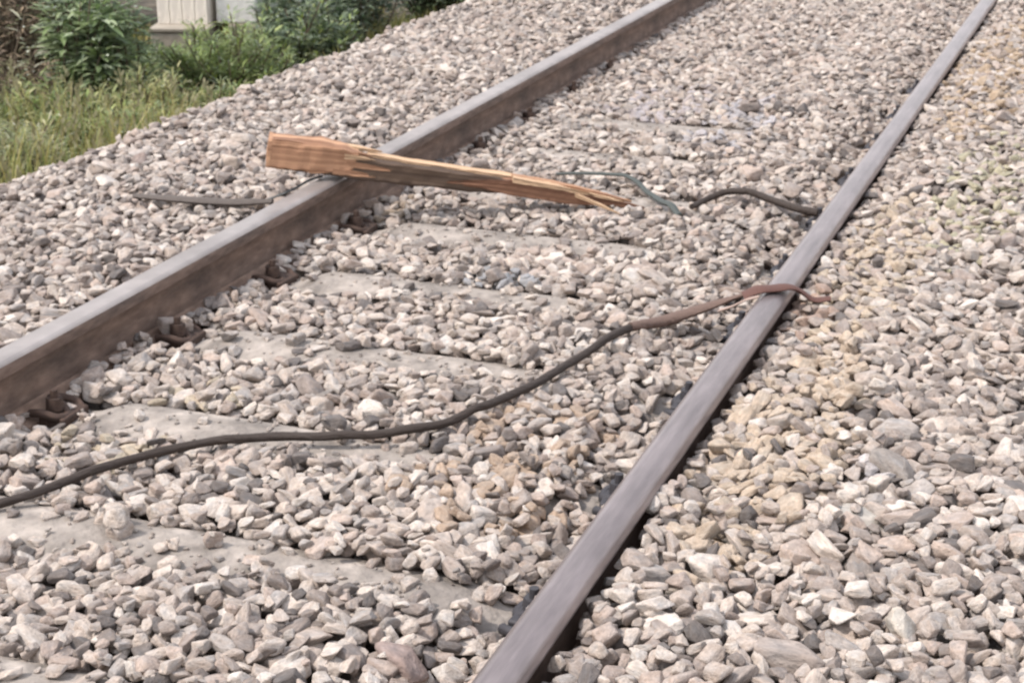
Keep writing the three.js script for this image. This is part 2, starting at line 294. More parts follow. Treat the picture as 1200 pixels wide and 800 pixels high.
// ------------------------------------------------------------------ sleepers
{
  const sh = new THREE.Shape(); [[-0.13, -0.2], [0.13, -0.2], [0.118, -0.035], [0.103, -0.016], [0.078, -0.005], [0.04, 0.002], [0, 0.004], [-0.04, 0.002], [-0.078, -0.005], [-0.103, -0.016], [-0.118, -0.035]].forEach(([a, b], i) => (i ? sh.lineTo(a, b) : sh.moveTo(a, b)));
  const g0 = new THREE.ExtrudeGeometry(sh, { depth: 2.4, steps: 60, bevelEnabled: false }); g0.translate(0, 0, -1.2); g0.rotateY(Math.PI / 2);
  const g = toCreasedNormals(mergeVertices(g0), 0.7), p = g.attributes.position;
  for (let i = 0; i < p.count; i++) { const x = p.getX(i), y = p.getY(i), z = p.getZ(i); if (y > -0.05 && Math.abs(x) < 1.19) p.setXYZ(i, x, y + 0.0035 * fbm(x * 7, z * 30, 0.4, 3) + 0.04 * (1 - smooth(0.5, 0.64, Math.abs(x))), z + 0.004 * fbm(x * 9, y * 40, 2.2, 2)); }
  g.computeVertexNormals();
  const LABELS = { '-1': 'grey concrete sleeper almost buried at the bottom edge of the picture', 0: 'grey concrete sleeper showing at the lower left, second from the bottom edge', 1: 'grey concrete sleeper crossing under the long dark cable near the left rail', 2: 'long exposed grey sleeper just beyond the left part of the long dark cable', 3: 'grey sleeper reaching the left rail midway between post and cable',
    4: 'grey sleeper just in front of the broken wooden post', 5: 'half buried sleeper under the thin tip of the broken post', 6: 'mostly buried sleeper next beyond the broken post', 7: 'nearly hidden sleeper, second beyond the broken post' };
  for (let i = -1; i <= 7; i++) { const m = mesh('sleeper', g, sleeperMat); m.position.set(0, 0, sleeperZ(i)); tag(m, LABELS[i], 'railway sleeper', 'sleepers under the rails'); }
}

// ------------------------------------------------------------------ rails
function makeRail(x, label, round) {
  const rail = tag(group('rail', [x, 0, 0]), label, 'rail', 'rails of the railway track');
  const z0 = 2, z1 = -60;
  const half = [[0.0, 0.0], [0.07, 0.0], [0.07, 0.010], [0.062, 0.0145], [0.03, 0.022], [0.014, 0.034], [0.0085, 0.06], [0.0085, 0.095], [0.012, 0.118], [0.03, 0.1285], ...(round ? [[0.0348, 0.133], [0.0350, 0.1415], [0.0332, 0.149]] : [[0.0352, 0.132], [0.0362, 0.150], [0.0345, 0.159], [0.0305, 0.1645]])];
  const sweep = (pts, closed, x0 = 0) => {
    const pos = [], uv = [], idx = [], n = pts.length, steps = 62; let len = 0; const ls = [0]; for (let i = 1; i <= n; i++) { const a = pts[i - 1], b = pts[i % n]; len += Math.hypot(b[0] - a[0], b[1] - a[1]); ls.push(len); }
    const m = closed ? n + 1 : n;
    for (let k = 0; k <= steps; k++) { const z = lerp(z0, z1, k / steps); for (let i = 0; i < m; i++) { const q = pts[i % n]; pos.push(q[0], q[1], z); uv.push(ls[i], z); } }
    for (let k = 0; k < steps; k++) for (let i = 0; i < m - 1; i++) { const a = k * m + i, b = a + 1, c = a + m, d = c + 1; idx.push(a, b, c, b, d, c); }
    const g = new THREE.BufferGeometry(); g.setAttribute('position', new THREE.Float32BufferAttribute(pos, 3)); g.setAttribute('uv', new THREE.Float32BufferAttribute(uv, 2)); g.setIndex(idx);
    const ng = toCreasedNormals(g, round ? 0.85 : 0.45); return ng;
  };
  const foot = [[0.0145, 0.0335], [0.03, 0.0215], [0.062, 0.014], [0.0695, 0.0098], [0.0695, 0.0], [-0.0695, 0.0], [-0.0695, 0.0098], [-0.062, 0.014], [-0.03, 0.0215], [-0.0145, 0.0335]];
  const body = half.slice(5).concat(half.slice(5).reverse().map(([a, b]) => [-a, b]));
  if (round) body.splice(half.length - 5 - 3, 6);
  mesh('rail_body', sweep(body, true), rustMat, rail); mesh('rail_foot', sweep(foot, true), dustyMat, rail);
  const top = round ? [[0.0295, 0.1290], [0.0345, 0.1325], [0.0362, 0.1370], [0.0358, 0.1425], [0.0340, 0.1490], [0.0305, 0.1555], [0.0255, 0.1612], [0.0190, 0.1656], [0.0100, 0.1688]] : [[0.0345, 0.1592], [0.0318, 0.1642], [0.026, 0.1682], [0.016, 0.1696]];
  const crown = top;
  mesh('running_surface', sweep(crown.concat([[0, 0.17]], top.slice().reverse().map(([a, b]) => [-a, b])), false), round ? wornMat : steelMat, rail);
  return rail;
}
const railL = makeRail(RAIL_X[0], 'rusty brown rail with pale worn top on the left, lying under the broken post', false);
const railR = makeRail(RAIL_X[1], 'worn rail sunk in ballast on the right, with the dark cable end over it', true);
{ // fastenings: bent spring clip over the rail foot, screwed to the sleeper
  const curve = new THREE.CatmullRomCurve3([V(0.052, 0.03, 0.05), V(0.085, 0.036, 0.055), V(0.118, 0.026, 0.045), V(0.125, 0.02, 0.015), V(0.105, 0.028, -0.005), V(0.075, 0.044, -0.012), V(0.05, 0.036, -0.035), V(0.06, 0.03, -0.055), V(0.1, 0.024, -0.058), V(0.128, 0.016, -0.04)]);
  const clipG = new THREE.TubeGeometry(curve, 40, 0.0105, 8);
  const shoulder = new RoundedBoxGeometry(0.07, 0.03, 0.1, 2, 0.006); shoulder.translate(0.105, 0.012, 0);
  const nut = new THREE.CylinderGeometry(0.019, 0.021, 0.03, 6); nut.translate(0.092, 0.045, 0.012);
  const stud = new THREE.CylinderGeometry(0.009, 0.009, 0.025, 10); stud.translate(0.092, 0.066, 0.012);
  const bolt = mergeGeometries([nut, stud]);
  const smallShoulder = new RoundedBoxGeometry(0.045, 0.024, 0.07, 2, 0.006); smallShoulder.translate(0.1, 0.02, 0);
  const place = (rail, i, side, mat) => {
    const c = group('rail_clip', [0, 0, sleeperZ(i)], rail); if (side < 0) c.rotation.y = Math.PI; c.rotation.y += (R0() - 0.5) * 0.2;
    mesh('spring_clip', clipG, mat, c); mesh('shoulder', side < 0 ? smallShoulder : shoulder, mat, c); mesh('bolt', bolt, mat, c);
  };
  for (let i = -1; i <= 9; i++) { place(railL, i, 1, darkRustMat); place(railR, i, -1, clipMat); }
}

// ------------------------------------------------------------------ broken wooden post across the left rail
// a loft of rectangular sections along an axis; each station: [t, y0, y1, z0, z1] (z towards the camera side)
function loft(stations, jag = 0, seed = 1, caps = true) {
  const r = rng(seed), pos = [], uv = [], idx = [], per = 16;
  stations.forEach(([t, y0, y1, za, zb], s) => {
    const cy = (y0 + y1) / 2, cz = (za + zb) / 2, hy = (y1 - y0) / 2, hz = (zb - za) / 2;
    const ch = Math.min(hy, hz) * 0.16;
    const ring = [[1, 1, 0, -1], [1, 0.33, 0, 0], [1, -0.33, 0, 0], [1, -1, 0, 1], [1, -1, -1, 0], [0.33, -1, 0, 0], [-0.33, -1, 0, 0], [-1, -1, 1, 0], [-1, -1, 0, 1], [-1, -0.33, 0, 0], [-1, 0.33, 0, 0], [-1, 1, 0, -1], [-1, 1, 1, 0], [-0.33, 1, 0, 0], [0.33, 1, 0, 0], [1, 1, -1, 0]];
    for (let k = 0; k <= per; k++) {
      const [kz, ky, cz2, cy2] = ring[k % per], jn = jag * (noise(k % per * 1.3 + seed, t * 9, seed * 0.7) + 0.7 * noise(k % per * 2.1, t * 30, seed));
      pos.push(t, cy + ky * hy + cy2 * ch + jn * (Math.abs(ky) === 1 ? ky : 0) * 0.7, cz + kz * hz + cz2 * ch + jn * (Math.abs(kz) === 1 ? kz : 0) * 0.7); uv.push(t, k / per * 0.3);
    }
  });
  const m = per + 1;
  for (let s = 0; s < stations.length - 1; s++) for (let k = 0; k < per; k++) { const a = s * m + k, b = a + 1, c = a + m, d = c + 1; idx.push(a, c, b, b, c, d); }
  if (caps) for (const s of [0, stations.length - 1]) { const st = stations[s], ci = pos.length / 3; pos.push(st[0] + (s ? 0.004 : -0.004) * jag * 100, (st[1] + st[2]) / 2, (st[3] + st[4]) / 2); uv.push(st[0], 0.1); for (let k = 0; k < per; k++) s ? idx.push(s * m + k + 1, s * m + k, ci) : idx.push(s * m + k, s * m + k + 1, ci); }
  const g = new THREE.BufferGeometry(); g.setAttribute('position', new THREE.Float32BufferAttribute(pos, 3)); g.setAttribute('uv', new THREE.Float32BufferAttribute(uv, 2)); g.setIndex(idx);
  return toCreasedNormals(g, 0.6);
}
const dense = (list, n) => { const out = []; for (let i = 0; i < n; i++) { const t = lerp(list[0][0], list[list.length - 1][0], i / (n - 1)); let k = 0; while (k < list.length - 2 && t > list[k + 1][0]) k++; const a = list[k], b = list[k + 1], u = clamp((t - a[0]) / (b[0] - a[0]), 0, 1); out.push(a.map((v, j) => (j ? lerp(v, b[j], u) : t))); } return out; };
{
  const A = V(-0.922, 0.209, -4.49), B = V(0.118, 0.042, -4.99);   // underside, left end to tip
  const post = tag(group('broken_post', [A.x, A.y, A.z]), 'splintered brown wooden post lying across the left rail, torn to a point', 'wooden post');
  const d = B.clone().sub(A), L = d.length(); post.rotation.order = 'YZX'; post.rotation.y = Math.atan2(-d.z, d.x); post.rotation.z = Math.asin(d.y / L);
  mesh('weathered_shaft', loft(dense([[0.0, 0.004, 0.055, -0.03, 0.045], [0.25, 0.0, 0.066, -0.042, 0.050], [0.42, 0.002, 0.060, -0.036, 0.048], [0.55, 0.003, 0.058, -0.036, 0.046], [0.72, 0.006, 0.054, -0.028, 0.04], [0.78, 0.006, 0.056, -0.022, 0.036], [0.92, 0.0, 0.040, -0.012, 0.025]], 70), 0.006, 3), wood(woodGrey), post);
  mesh('fresh_split_end', loft(dense([[-0.012, 0.004, 0.094, -0.050, 0.056], [0.1, 0.006, 0.097, -0.05, 0.057], [0.16, 0.008, 0.098, -0.05, 0.057], [0.225, 0.016, 0.092, -0.046, 0.053], [0.262, 0.036, 0.080, -0.036, 0.046]], 44), 0.009, 9), wood(woodFresh), post);
  for (const [x0, x1, y, z, h, w, m, sd] of [[0.18, 0.335, 0.082, -0.02, 0.016, 0.030, woodPale, 31], [0.20, 0.305, 0.076, 0.030, 0.018, 0.022, woodFresh, 33], [0.16, 0.375, 0.045, 0.046, 0.024, 0.012, woodFresh, 35], [0.19, 0.33, 0.020, 0.049, 0.018, 0.010, woodFresh, 37], [0.22, 0.315, 0.070, 0.050, 0.014, 0.008, woodPale, 39]])
    mesh('splinter', loft(dense([[x0, y - h / 2, y + h / 2, z - w / 2, z + w / 2], [lerp(x0, x1, 0.6), y - h * 0.4, y + h * 0.35, z - w * 0.4, z + w * 0.4], [x1, y - h * 0.2, y - h * 0.1, z - w * 0.1, z + w * 0.06]], 14), 0.004, sd), wood(m), post);
  mesh('pale_edge', loft(dense([[0.29, 0.062, 0.074, -0.04, 0.004], [0.45, 0.056, 0.066, -0.034, 0.010], [0.7, 0.050, 0.062, -0.026, 0.02], [0.8, 0.046, 0.058, -0.02, 0.02]], 40), 0.004, 13), wood(woodPale), post);
  mesh('torn_strip', loft(dense([[0.54, 0.024, 0.028, 0.042, 0.0485], [0.64, 0.018, 0.044, 0.03, 0.0485], [0.74, 0.008, 0.056, 0.02, 0.046], [0.80, 0.005, 0.052, 0.01, 0.046], [0.95, 0.0, 0.040, -0.004, 0.036], [1.06, 0.004, 0.024, 0.006, 0.026], [L, 0.006, 0.012, 0.014, 0.020]], 60), 0.005, 17), wood(woodRed), post);
  mesh('torn_edge', loft(dense([[0.74, 0.050, 0.064, 0.022, 0.050], [0.88, 0.042, 0.053, 0.012, 0.042], [1.02, 0.026, 0.034, 0.004, 0.028], [1.1, 0.016, 0.020, 0.008, 0.016]], 40), 0.005, 19), wood(woodPale), post);
  mesh('splinter', loft(dense([[0.74, 0.048, 0.064, -0.012, 0.02], [0.95, 0.036, 0.050, -0.014, 0.016], [1.05, 0.022, 0.034, -0.018, 0.008], [1.13, 0.014, 0.018, -0.024, -0.014]], 30), 0.004, 23), wood(woodFresh), post);
  const s2 = mesh('splinter', loft(dense([[0, -0.006, 0.006, -0.006, 0.006], [0.1, -0.004, 0.004, -0.004, 0.004], [0.16, -0.001, 0.001, -0.001, 0.001]], 14), 0.002, 29), wood(woodPale), post); s2.position.set(0.94, 0.03, 0.03); s2.rotation.set(0.1, -0.5, -0.12);
}

// ------------------------------------------------------------------ cables, wire and strip lying on the stones
function softTube(points, radius, flat, sides = 10, n = 120, seed = 1) {   // radius(t), flat(t) = height / width
  const c = new THREE.CatmullRomCurve3(points, false, 'centripetal'), pos = [], uv = [], idx = [], m = sides + 1;
  for (let i = 0; i <= n; i++) {
    const t = i / n, p = c.getPointAt(t), T = c.getTangentAt(t), S = V().crossVectors(T, UP).normalize(), N = V().crossVectors(S, T).normalize(), r = radius(t) * (1 + 0.12 * noise(t * 40, seed)), f = flat(t);
    for (let k = 0; k <= sides; k++) { const a = (k % sides) / sides * 6.2832; const q = p.clone().addScaledVector(S, Math.cos(a) * r).addScaledVector(N, Math.sin(a) * r * f); pos.push(q.x, q.y, q.z); uv.push(t * 8, k / sides); }
  }
  for (let i = 0; i < n; i++) for (let k = 0; k < sides; k++) { const a = i * m + k, b = a + 1, cc = a + m, d = cc + 1; idx.push(a, b, cc, b, d, cc); }
  for (const s of [0, n]) { const p = c.getPointAt(s / n), ci = pos.length / 3; pos.push(p.x, p.y, p.z); uv.push(0, 0); for (let k = 0; k < sides; k++) s ? idx.push(s * m + k, s * m + k + 1, ci) : idx.push(s * m + k + 1, s * m + k, ci); }
  const g = new THREE.BufferGeometry(); g.setAttribute('position', new THREE.Float32BufferAttribute(pos, 3)); g.setAttribute('uv', new THREE.Float32BufferAttribute(uv, 2)); g.setIndex(idx); return toCreasedNormals(g, 0.9);
}
function drape(list, r, tight = 6) {   // points over the stones: [x, z] rests on them, [x, z, y] is held at y
  const c = new THREE.CatmullRomCurve3(list.map(([x, z]) => V(x, 0, z)), false, 'centripetal'), n = Math.max(list.length, Math.round(c.getLength() / 0.03)), out = [];
  for (let i = 0; i <= n; i++) { const p = c.getPoint(i / n), k = Math.min(list.length - 2, Math.floor(i / n * (list.length - 1))), u = i / n * (list.length - 1) - k, a = list[k], b = list[k + 1];
    p.x += 0.006 * noise(i * 0.31, r * 900); p.z += 0.008 * noise(i * 0.27, 5.5, r * 700);
    const rest = topAt(p.x, p.z, 0.013) + r * 0.8, ya = a[2] ?? rest, yb = b[2] ?? rest; p.y = lerp(ya, yb, u); out.push(p); }
  for (let k = 0; k < tight; k++) { const old = out.map((p) => p.y); for (let i = 1; i < n; i++) out[i].y = lerp(old[i], Math.max(old[i], (old[i - 1] + old[i + 1]) / 2), 0.85); }
  return out;
}
const brownRubber = new THREE.MeshStandardMaterial({ color: lin(0.038, 0.026, 0.020), roughness: 0.75, bumpMap: rockBump, bumpScale: 0.002 });
const redRubber = new THREE.MeshStandardMaterial({ color: lin(0.105, 0.045, 0.033), roughness: 0.7, bumpMap: rockBump, bumpScale: 0.002 });
const brownBand = new THREE.MeshStandardMaterial({ color: lin(0.135, 0.088, 0.07), roughness: 0.8, bumpMap: rockBump, bumpScale: 0.002 });
{
  const cable = tag(group('cable'), 'long dark cable curving over the ballast and across the right rail', 'cable');
  const pts = drape([[-0.56, -2.30], [-0.44, -2.468], [-0.351, -2.627], [-0.257, -2.797], [-0.118, -2.911], [0.051, -2.974], [0.207, -3.067], [0.28, -3.179], [0.337, -3.347], [0.386, -3.565], [0.44, -3.79], [0.50, -3.87, 0.085], [0.57, -3.92, 0.105]], 0.009);
  mesh('cable_sheath', softTube(pts, (t) => lerp(0.0092, 0.0105, t), () => 1, 10, 160, 4), brownRubber, cable);
  mesh('frayed_band', softTube([V(0.44, topAt(0.44, -3.79) + 0.011, -3.79), V(0.50, 0.088, -3.872), V(0.57, 0.108, -3.92), V(0.64, 0.135, -3.945), V(0.70, 0.166, -3.93), V(0.722, 0.178, -3.925)], (t) => 0.0125 + 0.007 * Math.sin(Math.min(1, t * 1.15) * 3.14), (t) => lerp(0.9, 0.35, t), 10, 50, 6), brownBand, cable);
  mesh('red_end', softTube([V(0.690, 0.163, -3.912), V(0.722, 0.179, -3.925), V(0.755, 0.177, -3.955), V(0.79, 0.174, -3.99), V(0.815, 0.158, -4.01), V(0.845, 0.138, -4.02), V(0.885, topAt(0.885, -4.03) + 0.006, -4.03)], (t) => 0.026 - 0.011 * t, (t) => 0.32, 10, 50, 8), redRubber, cable);
  mesh('loose_strand', softTube([V(0.635, 0.122, -3.90), V(0.675, 0.145, -3.885), V(0.705, 0.166, -3.878), V(0.735, 0.176, -3.888)], (t) => 0.008 - 0.003 * t, () => 0.45, 8, 30, 9), new THREE.MeshStandardMaterial({ color: lin(0.34, 0.25, 0.21), roughness: 0.85 }), cable);
}
{
  const c = tag(group('short_cable'), 'short black cable bowed up between the post tip and the right rail', 'cable');
  mesh('cable_sheath', softTube(drape([[0.665, -5.02, 0.075], [0.60, -5.035, 0.078], [0.499, -5.073, 0.088], [0.43, -5.09, 0.105], [0.358, -5.085, 0.098], [0.31, -5.03, 0.07], [0.29, -4.95]], 0.010, 5), (t) => 0.0125 - 0.003 * t, () => 1, 10, 70, 3), brownRubber, c);
}
{
  const w = tag(group('dark_wire'), 'thin dark grey green wire on the ballast beyond the post tip, bending towards the viewer', 'wire');
  mesh('wire_strand', softTube(drape([[-0.25, -5.224], [-0.109, -5.235], [0.018, -5.198], [0.09, -5.12], [0.127, -5.072], [0.19, -4.97], [0.231, -4.901], [0.272, -4.85]], 0.006, 14), (t) => 0.006 + 0.006 * t, () => 0.8, 8, 70, 12), new THREE.MeshStandardMaterial({ color: lin(0.055, 0.065, 0.06), roughness: 0.7 }), w);
}
{
  const s = tag(group('dark_strip'), 'dark grey wooden strip lying on the ballast left of the left rail', 'wooden strip');
  const y0 = topAt(-1.38, -4.385) + 0.010, y1 = topAt(-1.0, -4.43) + 0.011;
  mesh('strip', softTube([V(-1.35, y0, -4.39), V(-1.2, (y0 + y1) / 2 + 0.002, -4.395), V(-1.03, y1, -4.425), V(-0.90, Math.max(y1 + 0.008, 0.09), -4.455)], (t) => 0.010 + 0.010 * Math.sin(Math.min(1, t * 1.6 + 0.1) * 1.57) * (1 - smooth(0.75, 1, t) * 0.6), () => 0.6, 8, 50, 15), new THREE.MeshStandardMaterial({ color: lin(0.105, 0.088, 0.078), roughness: 0.9, bumpMap: woodBump, bumpScale: 0.003 }), s);
  mesh('strip_end', softTube([V(-0.93, Math.max(y1 + 0.006, 0.088), -4.45), V(-0.85, 0.14, -4.49), V(-0.803, 0.168, -4.52), V(-0.775, 0.176, -4.55)], (t) => 0.006, () => 0.6, 8, 30, 16), new THREE.MeshStandardMaterial({ color: lin(0.07, 0.075, 0.075), roughness: 0.8 }), s);
}

// ------------------------------------------------------------------ pale blocks among the bushes
const paleMap = texture(256, (i) => { const v = 0.80 + 0.04 * nA[i] + 0.03 * nC[i]; return [v * 1.0, v * 0.97, v * 0.93]; });
const blockMat = (c) => new THREE.MeshStandardMaterial({ color: c, map: paleMap, bumpMap: rockBump, bumpScale: 0.004, roughness: 0.92 });
{
  const turn = 0.3;
  const low = tag(group('stone_block', [-3.93, -0.49, -8.98]), 'low beige block half hidden by the bushes, under the cream panelled box', 'block'); low.rotation.y = turn;
  const lg = new RoundedBoxGeometry(0.34, 0.215, 0.36, 3, 0.015); lg.translate(0, 0.1075, 0); mesh('block_body', lg, blockMat(lin(0.56, 0.53, 0.48)), low);
  const cap = new RoundedBoxGeometry(0.355, 0.025, 0.375, 2, 0.008); cap.translate(0, 0.228, 0); mesh('cap', cap, blockMat(lin(0.58, 0.55, 0.5)), low);
  const box = tag(group('panelled_box', [-3.97, -0.249, -9.1]), 'cream box with upright grooves at the top edge of the picture', 'box'); box.rotation.y = turn;
  const bm = blockMat(lin(1.4, 1.38, 1.34)); const core = new THREE.BoxGeometry(0.29, 0.42, 0.29); core.translate(0, 0.21, 0); mesh('box_core', core, blockMat(lin(0.55, 0.47, 0.4)), box);
  const pg = new RoundedBoxGeometry(0.074, 0.42, 0.02, 2, 0.004); for (let k = 0; k < 4; k++) { const p = mesh('panel', pg, bm, box); p.position.set(-0.1155 + k * 0.077, 0.21, 0.153); const p2 = mesh('panel', pg, bm, box); p2.position.set(0.153, 0.21, -0.1155 + k * 0.077); p2.rotation.y = Math.PI / 2; }
  const g = tag(group('grey_box', [-3.665, -0.25, -9.2]), 'pale blue grey box beside the cream panelled box', 'box'); g.rotation.y = turn;
  const gg = new RoundedBoxGeometry(0.25, 0.42, 0.26, 3, 0.015); gg.translate(0, 0.21, 0); mesh('box_body', gg, blockMat(lin(1.3, 1.36, 1.4)), g);
  const lid = new RoundedBoxGeometry(0.27, 0.03, 0.28, 2, 0.008); lid.translate(0, 0.425, 0); mesh('lid', lid, blockMat(lin(1.3, 1.36, 1.4)), g);
  const ped = tag(group('stone_block', [-3.61, -0.50, -9.22]), 'beige block behind the bright green bush, carrying the pale grey box', 'block'); ped.rotation.y = turn;
  const pgm = new RoundedBoxGeometry(0.22, 0.249, 0.32, 3, 0.015); pgm.translate(0, 0.1245, 0); mesh('block_body', pgm, blockMat(lin(0.46, 0.43, 0.38)), ped);
}

// ------------------------------------------------------------------ plants
class Leaves {   // many small leaf faces in one geometry
  constructor() { this.p = []; this.n = []; this.c = []; this.i = []; }
  leaf(o, dir, up, len, wid, col, droop = 0.3) {
    const side = V().crossVectors(dir, up).normalize(), nn = V().crossVectors(side, dir).normalize(), b = this.p.length / 3;
    const pt = (t, w, l) => o.clone().addScaledVector(dir, len * t).addScaledVector(side, wid * w).addScaledVector(nn, -droop * len * t * t + l * wid);
    for (const q of [pt(0, 0, 0), pt(0.35, 0.5, 0.18), pt(0.35, -0.5, 0.18), pt(0.4, 0, 0), pt(0.75, 0.36, 0.1), pt(0.75, -0.36, 0.1), pt(1, 0, 0)]) { this.p.push(q.x, q.y, q.z); this.c.push(...col); }
    for (const f of [[0, 3, 1], [0, 2, 3], [1, 3, 4], [2, 5, 3], [3, 6, 4], [3, 5, 6]]) this.i.push(b + f[0], b + f[1], b + f[2]);
  }
  blade(o, h, lean, wid, col, col2) {
    const b = this.p.length / 3, side = V(lean.z + 0.01, 0, -lean.x).normalize().multiplyScalar(wid / 2);
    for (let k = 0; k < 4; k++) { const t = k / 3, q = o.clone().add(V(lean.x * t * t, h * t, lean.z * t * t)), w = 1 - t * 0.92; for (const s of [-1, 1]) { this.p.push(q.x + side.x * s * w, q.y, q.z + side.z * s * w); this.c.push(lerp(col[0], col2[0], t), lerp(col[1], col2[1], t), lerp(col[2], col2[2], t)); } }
    for (let k = 0; k < 3; k++) { const a = b + k * 2; this.i.push(a, a + 1, a + 2, a + 1, a + 3, a + 2); }
  }
  build() { const g = new THREE.BufferGeometry(); g.setAttribute('position', new THREE.Float32BufferAttribute(this.p, 3)); g.setAttribute('color', new THREE.Float32BufferAttribute(this.c, 3)); g.setIndex(this.i); g.computeVertexNormals(); return g; }
}
const leafMat = new THREE.MeshPhysicalMaterial({ vertexColors: true, roughness: 0.75, side: THREE.DoubleSide, transmission: 0.5, thickness: 0 });
const dryMat = new THREE.MeshStandardMaterial({ vertexColors: true, roughness: 0.95, side: THREE.DoubleSide });
const stemMat = new THREE.MeshStandardMaterial({ color: lin(0.10, 0.075, 0.05), roughness: 0.9 });
function limb(a, b, r0, r1, bend, r) { const mid = a.clone().lerp(b, 0.5).add(V((r() - 0.5) * bend, (r() - 0.5) * bend * 0.5, (r() - 0.5) * bend)); return softTube([a, mid, b], (t) => lerp(r0, r1, t), () => 1, 5, 6, 2); }
// a bush: stems from the base, twigs, leaves along the twigs
function bush(label, category, x, z, o) {
  const r = rng(o.seed), y = groundHeight(x, z) - 0.02, g = tag(group(o.name || 'bush', [x, y, z]), label, category), lv = new Leaves(), stems = [];
  for (let s = 0; s < o.stems; s++) {
    const az = r() * 6.2832, out = o.spread * Math.sqrt(r()), h = o.h * (0.55 + 0.5 * r()) * (1 - 0.35 * (out / o.spread) ** 2), a = V(Math.cos(az) * out * 0.25, 0, Math.sin(az) * out * 0.25), b = V(Math.cos(az) * out, h, Math.sin(az) * out * (o.depth || 1));
    stems.push(limb(a, b, o.thick || 0.009, 0.003, 0.15, r));
    const shadeTone = 0.75 + 0.5 * r();
    for (let k = 0; k < o.leaves; k++) {
      const t = Math.pow(r(), o.pow || 0.75) * 0.95 + 0.05, p = a.clone().lerp(b, t), az2 = r() * 6.2832, rad = o.tuft * (0.3 + r() * 0.9) * (1.1 - 0.5 * t);
      p.add(V(Math.cos(az2) * rad, (r() - 0.4) * o.tuft, Math.sin(az2) * rad));
      const dir = V(Math.cos(az2) * (0.5 + r()), (o.rise ?? 0.4) + (r() - 0.5) * 0.9, Math.sin(az2) * (0.5 + r())).normalize();
      const c = o.colors[Math.floor(r() * o.colors.length)], v = shadeTone * (0.8 + 0.4 * r());
      lv.leaf(p, dir, UP, o.len * (0.6 + 0.8 * r()), o.wid * (0.6 + 0.8 * r()), [c[0] * v, c[1] * v, c[2] * v], 0.15 + 0.3 * r());
    }
  }
  mesh('stems', mergeGeometries(stems), stemMat, g); mesh('foliage', lv.build(), o.dry ? dryMat : leafMat, g); return g;
}
const MID = [[0.240, 0.336, 0.120], [0.300, 0.396, 0.168], [0.168, 0.252, 0.096], [0.372, 0.456, 0.228], [0.108, 0.156, 0.072]], TEAL = [[0.098, 0.155, 0.069], [0.121, 0.190, 0.086], [0.069, 0.109, 0.057], [0.172, 0.230, 0.115]], BRIGHT = [[0.286, 0.370, 0.091], [0.221, 0.312, 0.078], [0.364, 0.416, 0.130], [0.169, 0.247, 0.072], [0.117, 0.169, 0.058]], DRY = [[0.227, 0.169, 0.114], [0.169, 0.125, 0.091], [0.295, 0.227, 0.148], [0.136, 0.125, 0.068]], PALE = [[0.343, 0.359, 0.218], [0.265, 0.296, 0.156], [0.406, 0.390, 0.265]], OLIVE = [[0.391, 0.391, 0.150], [0.301, 0.330, 0.121], [0.482, 0.451, 0.211], [0.255, 0.301, 0.105]];
bush('leafy mid green bush with upright shoots left of the pale boxes', 'bush', -3.42, -7.25, { seed: 41, stems: 26, spread: 0.22, h: 1.0, leaves: 90, tuft: 0.07, len: 0.095, wid: 0.026, colors: MID });
bush('second tall green bush close behind the leafy one', 'bush', -3.95, -7.95, { seed: 43, stems: 20, spread: 0.26, h: 1.3, leaves: 90, tuft: 0.08, len: 0.08, wid: 0.024, colors: TEAL.concat(MID) });
bush('dark brown tangle of dry brush at the top left corner', 'bush', -4.35, -7.75, { name: 'dry_brush', seed: 45, stems: 60, spread: 0.6, h: 1.0, leaves: 60, tuft: 0.07, len: 0.08, wid: 0.012, colors: DRY, dry: true });
bush('dry brown brush in front of the dark tangle at the left edge', 'bush', -3.75, -6.85, { name: 'dry_brush', seed: 46, stems: 40, spread: 0.4, h: 0.55, leaves: 50, tuft: 0.06, len: 0.07, wid: 0.010, colors: DRY, dry: true });
bush('pale sprig with light leaves in front of the dark brush', 'plant', -3.42, -6.75, { name: 'pale_sprig', seed: 47, stems: 5, spread: 0.14, h: 0.62, leaves: 26, tuft: 0.045, len: 0.06, wid: 0.014, colors: PALE, pow: 0.5 });
bush('bright green fine leaved bush in front of the pale boxes', 'bush', -2.95, -7.8, { seed: 51, stems: 70, spread: 0.4, h: 0.52, leaves: 110, tuft: 0.045, len: 0.05, wid: 0.009, colors: BRIGHT, rise: 0.8 });
bush('darker green bush at the right end of the bright bush, by the ballast edge', 'bush', -2.85, -8.45, { seed: 53, stems: 46, spread: 0.34, h: 0.55, leaves: 100, tuft: 0.05, len: 0.055, wid: 0.016, colors: TEAL.concat(TEAL, BRIGHT), rise: 0.7 });
bush('dark green bush right of the pale boxes', 'bush', -3.1, -9.5, { seed: 55, stems: 44, spread: 0.42, h: 0.85, leaves: 110, tuft: 0.07, len: 0.06, wid: 0.022, colors: TEAL });
bush('dark green bush at the top edge above the ballast, farthest right', 'bush', -2.95, -10.6, { seed: 57, stems: 44, spread: 0.45, h: 0.85, leaves: 110, tuft: 0.07, len: 0.06, wid: 0.022, colors: TEAL.concat(MID) });
bush('tall dark bush behind the pale boxes', 'bush', -4.2, -9.9, { seed: 59, stems: 50, spread: 0.7, h: 1.5, leaves: 110, tuft: 0.09, len: 0.07, wid: 0.025, colors: TEAL });
bush('dark shrub behind the dry brush at the far top left', 'bush', -5.5, -9.4, { seed: 61, stems: 60, spread: 0.9, h: 1.5, leaves: 100, tuft: 0.1, len: 0.08, wid: 0.025, colors: TEAL.concat(DRY) });
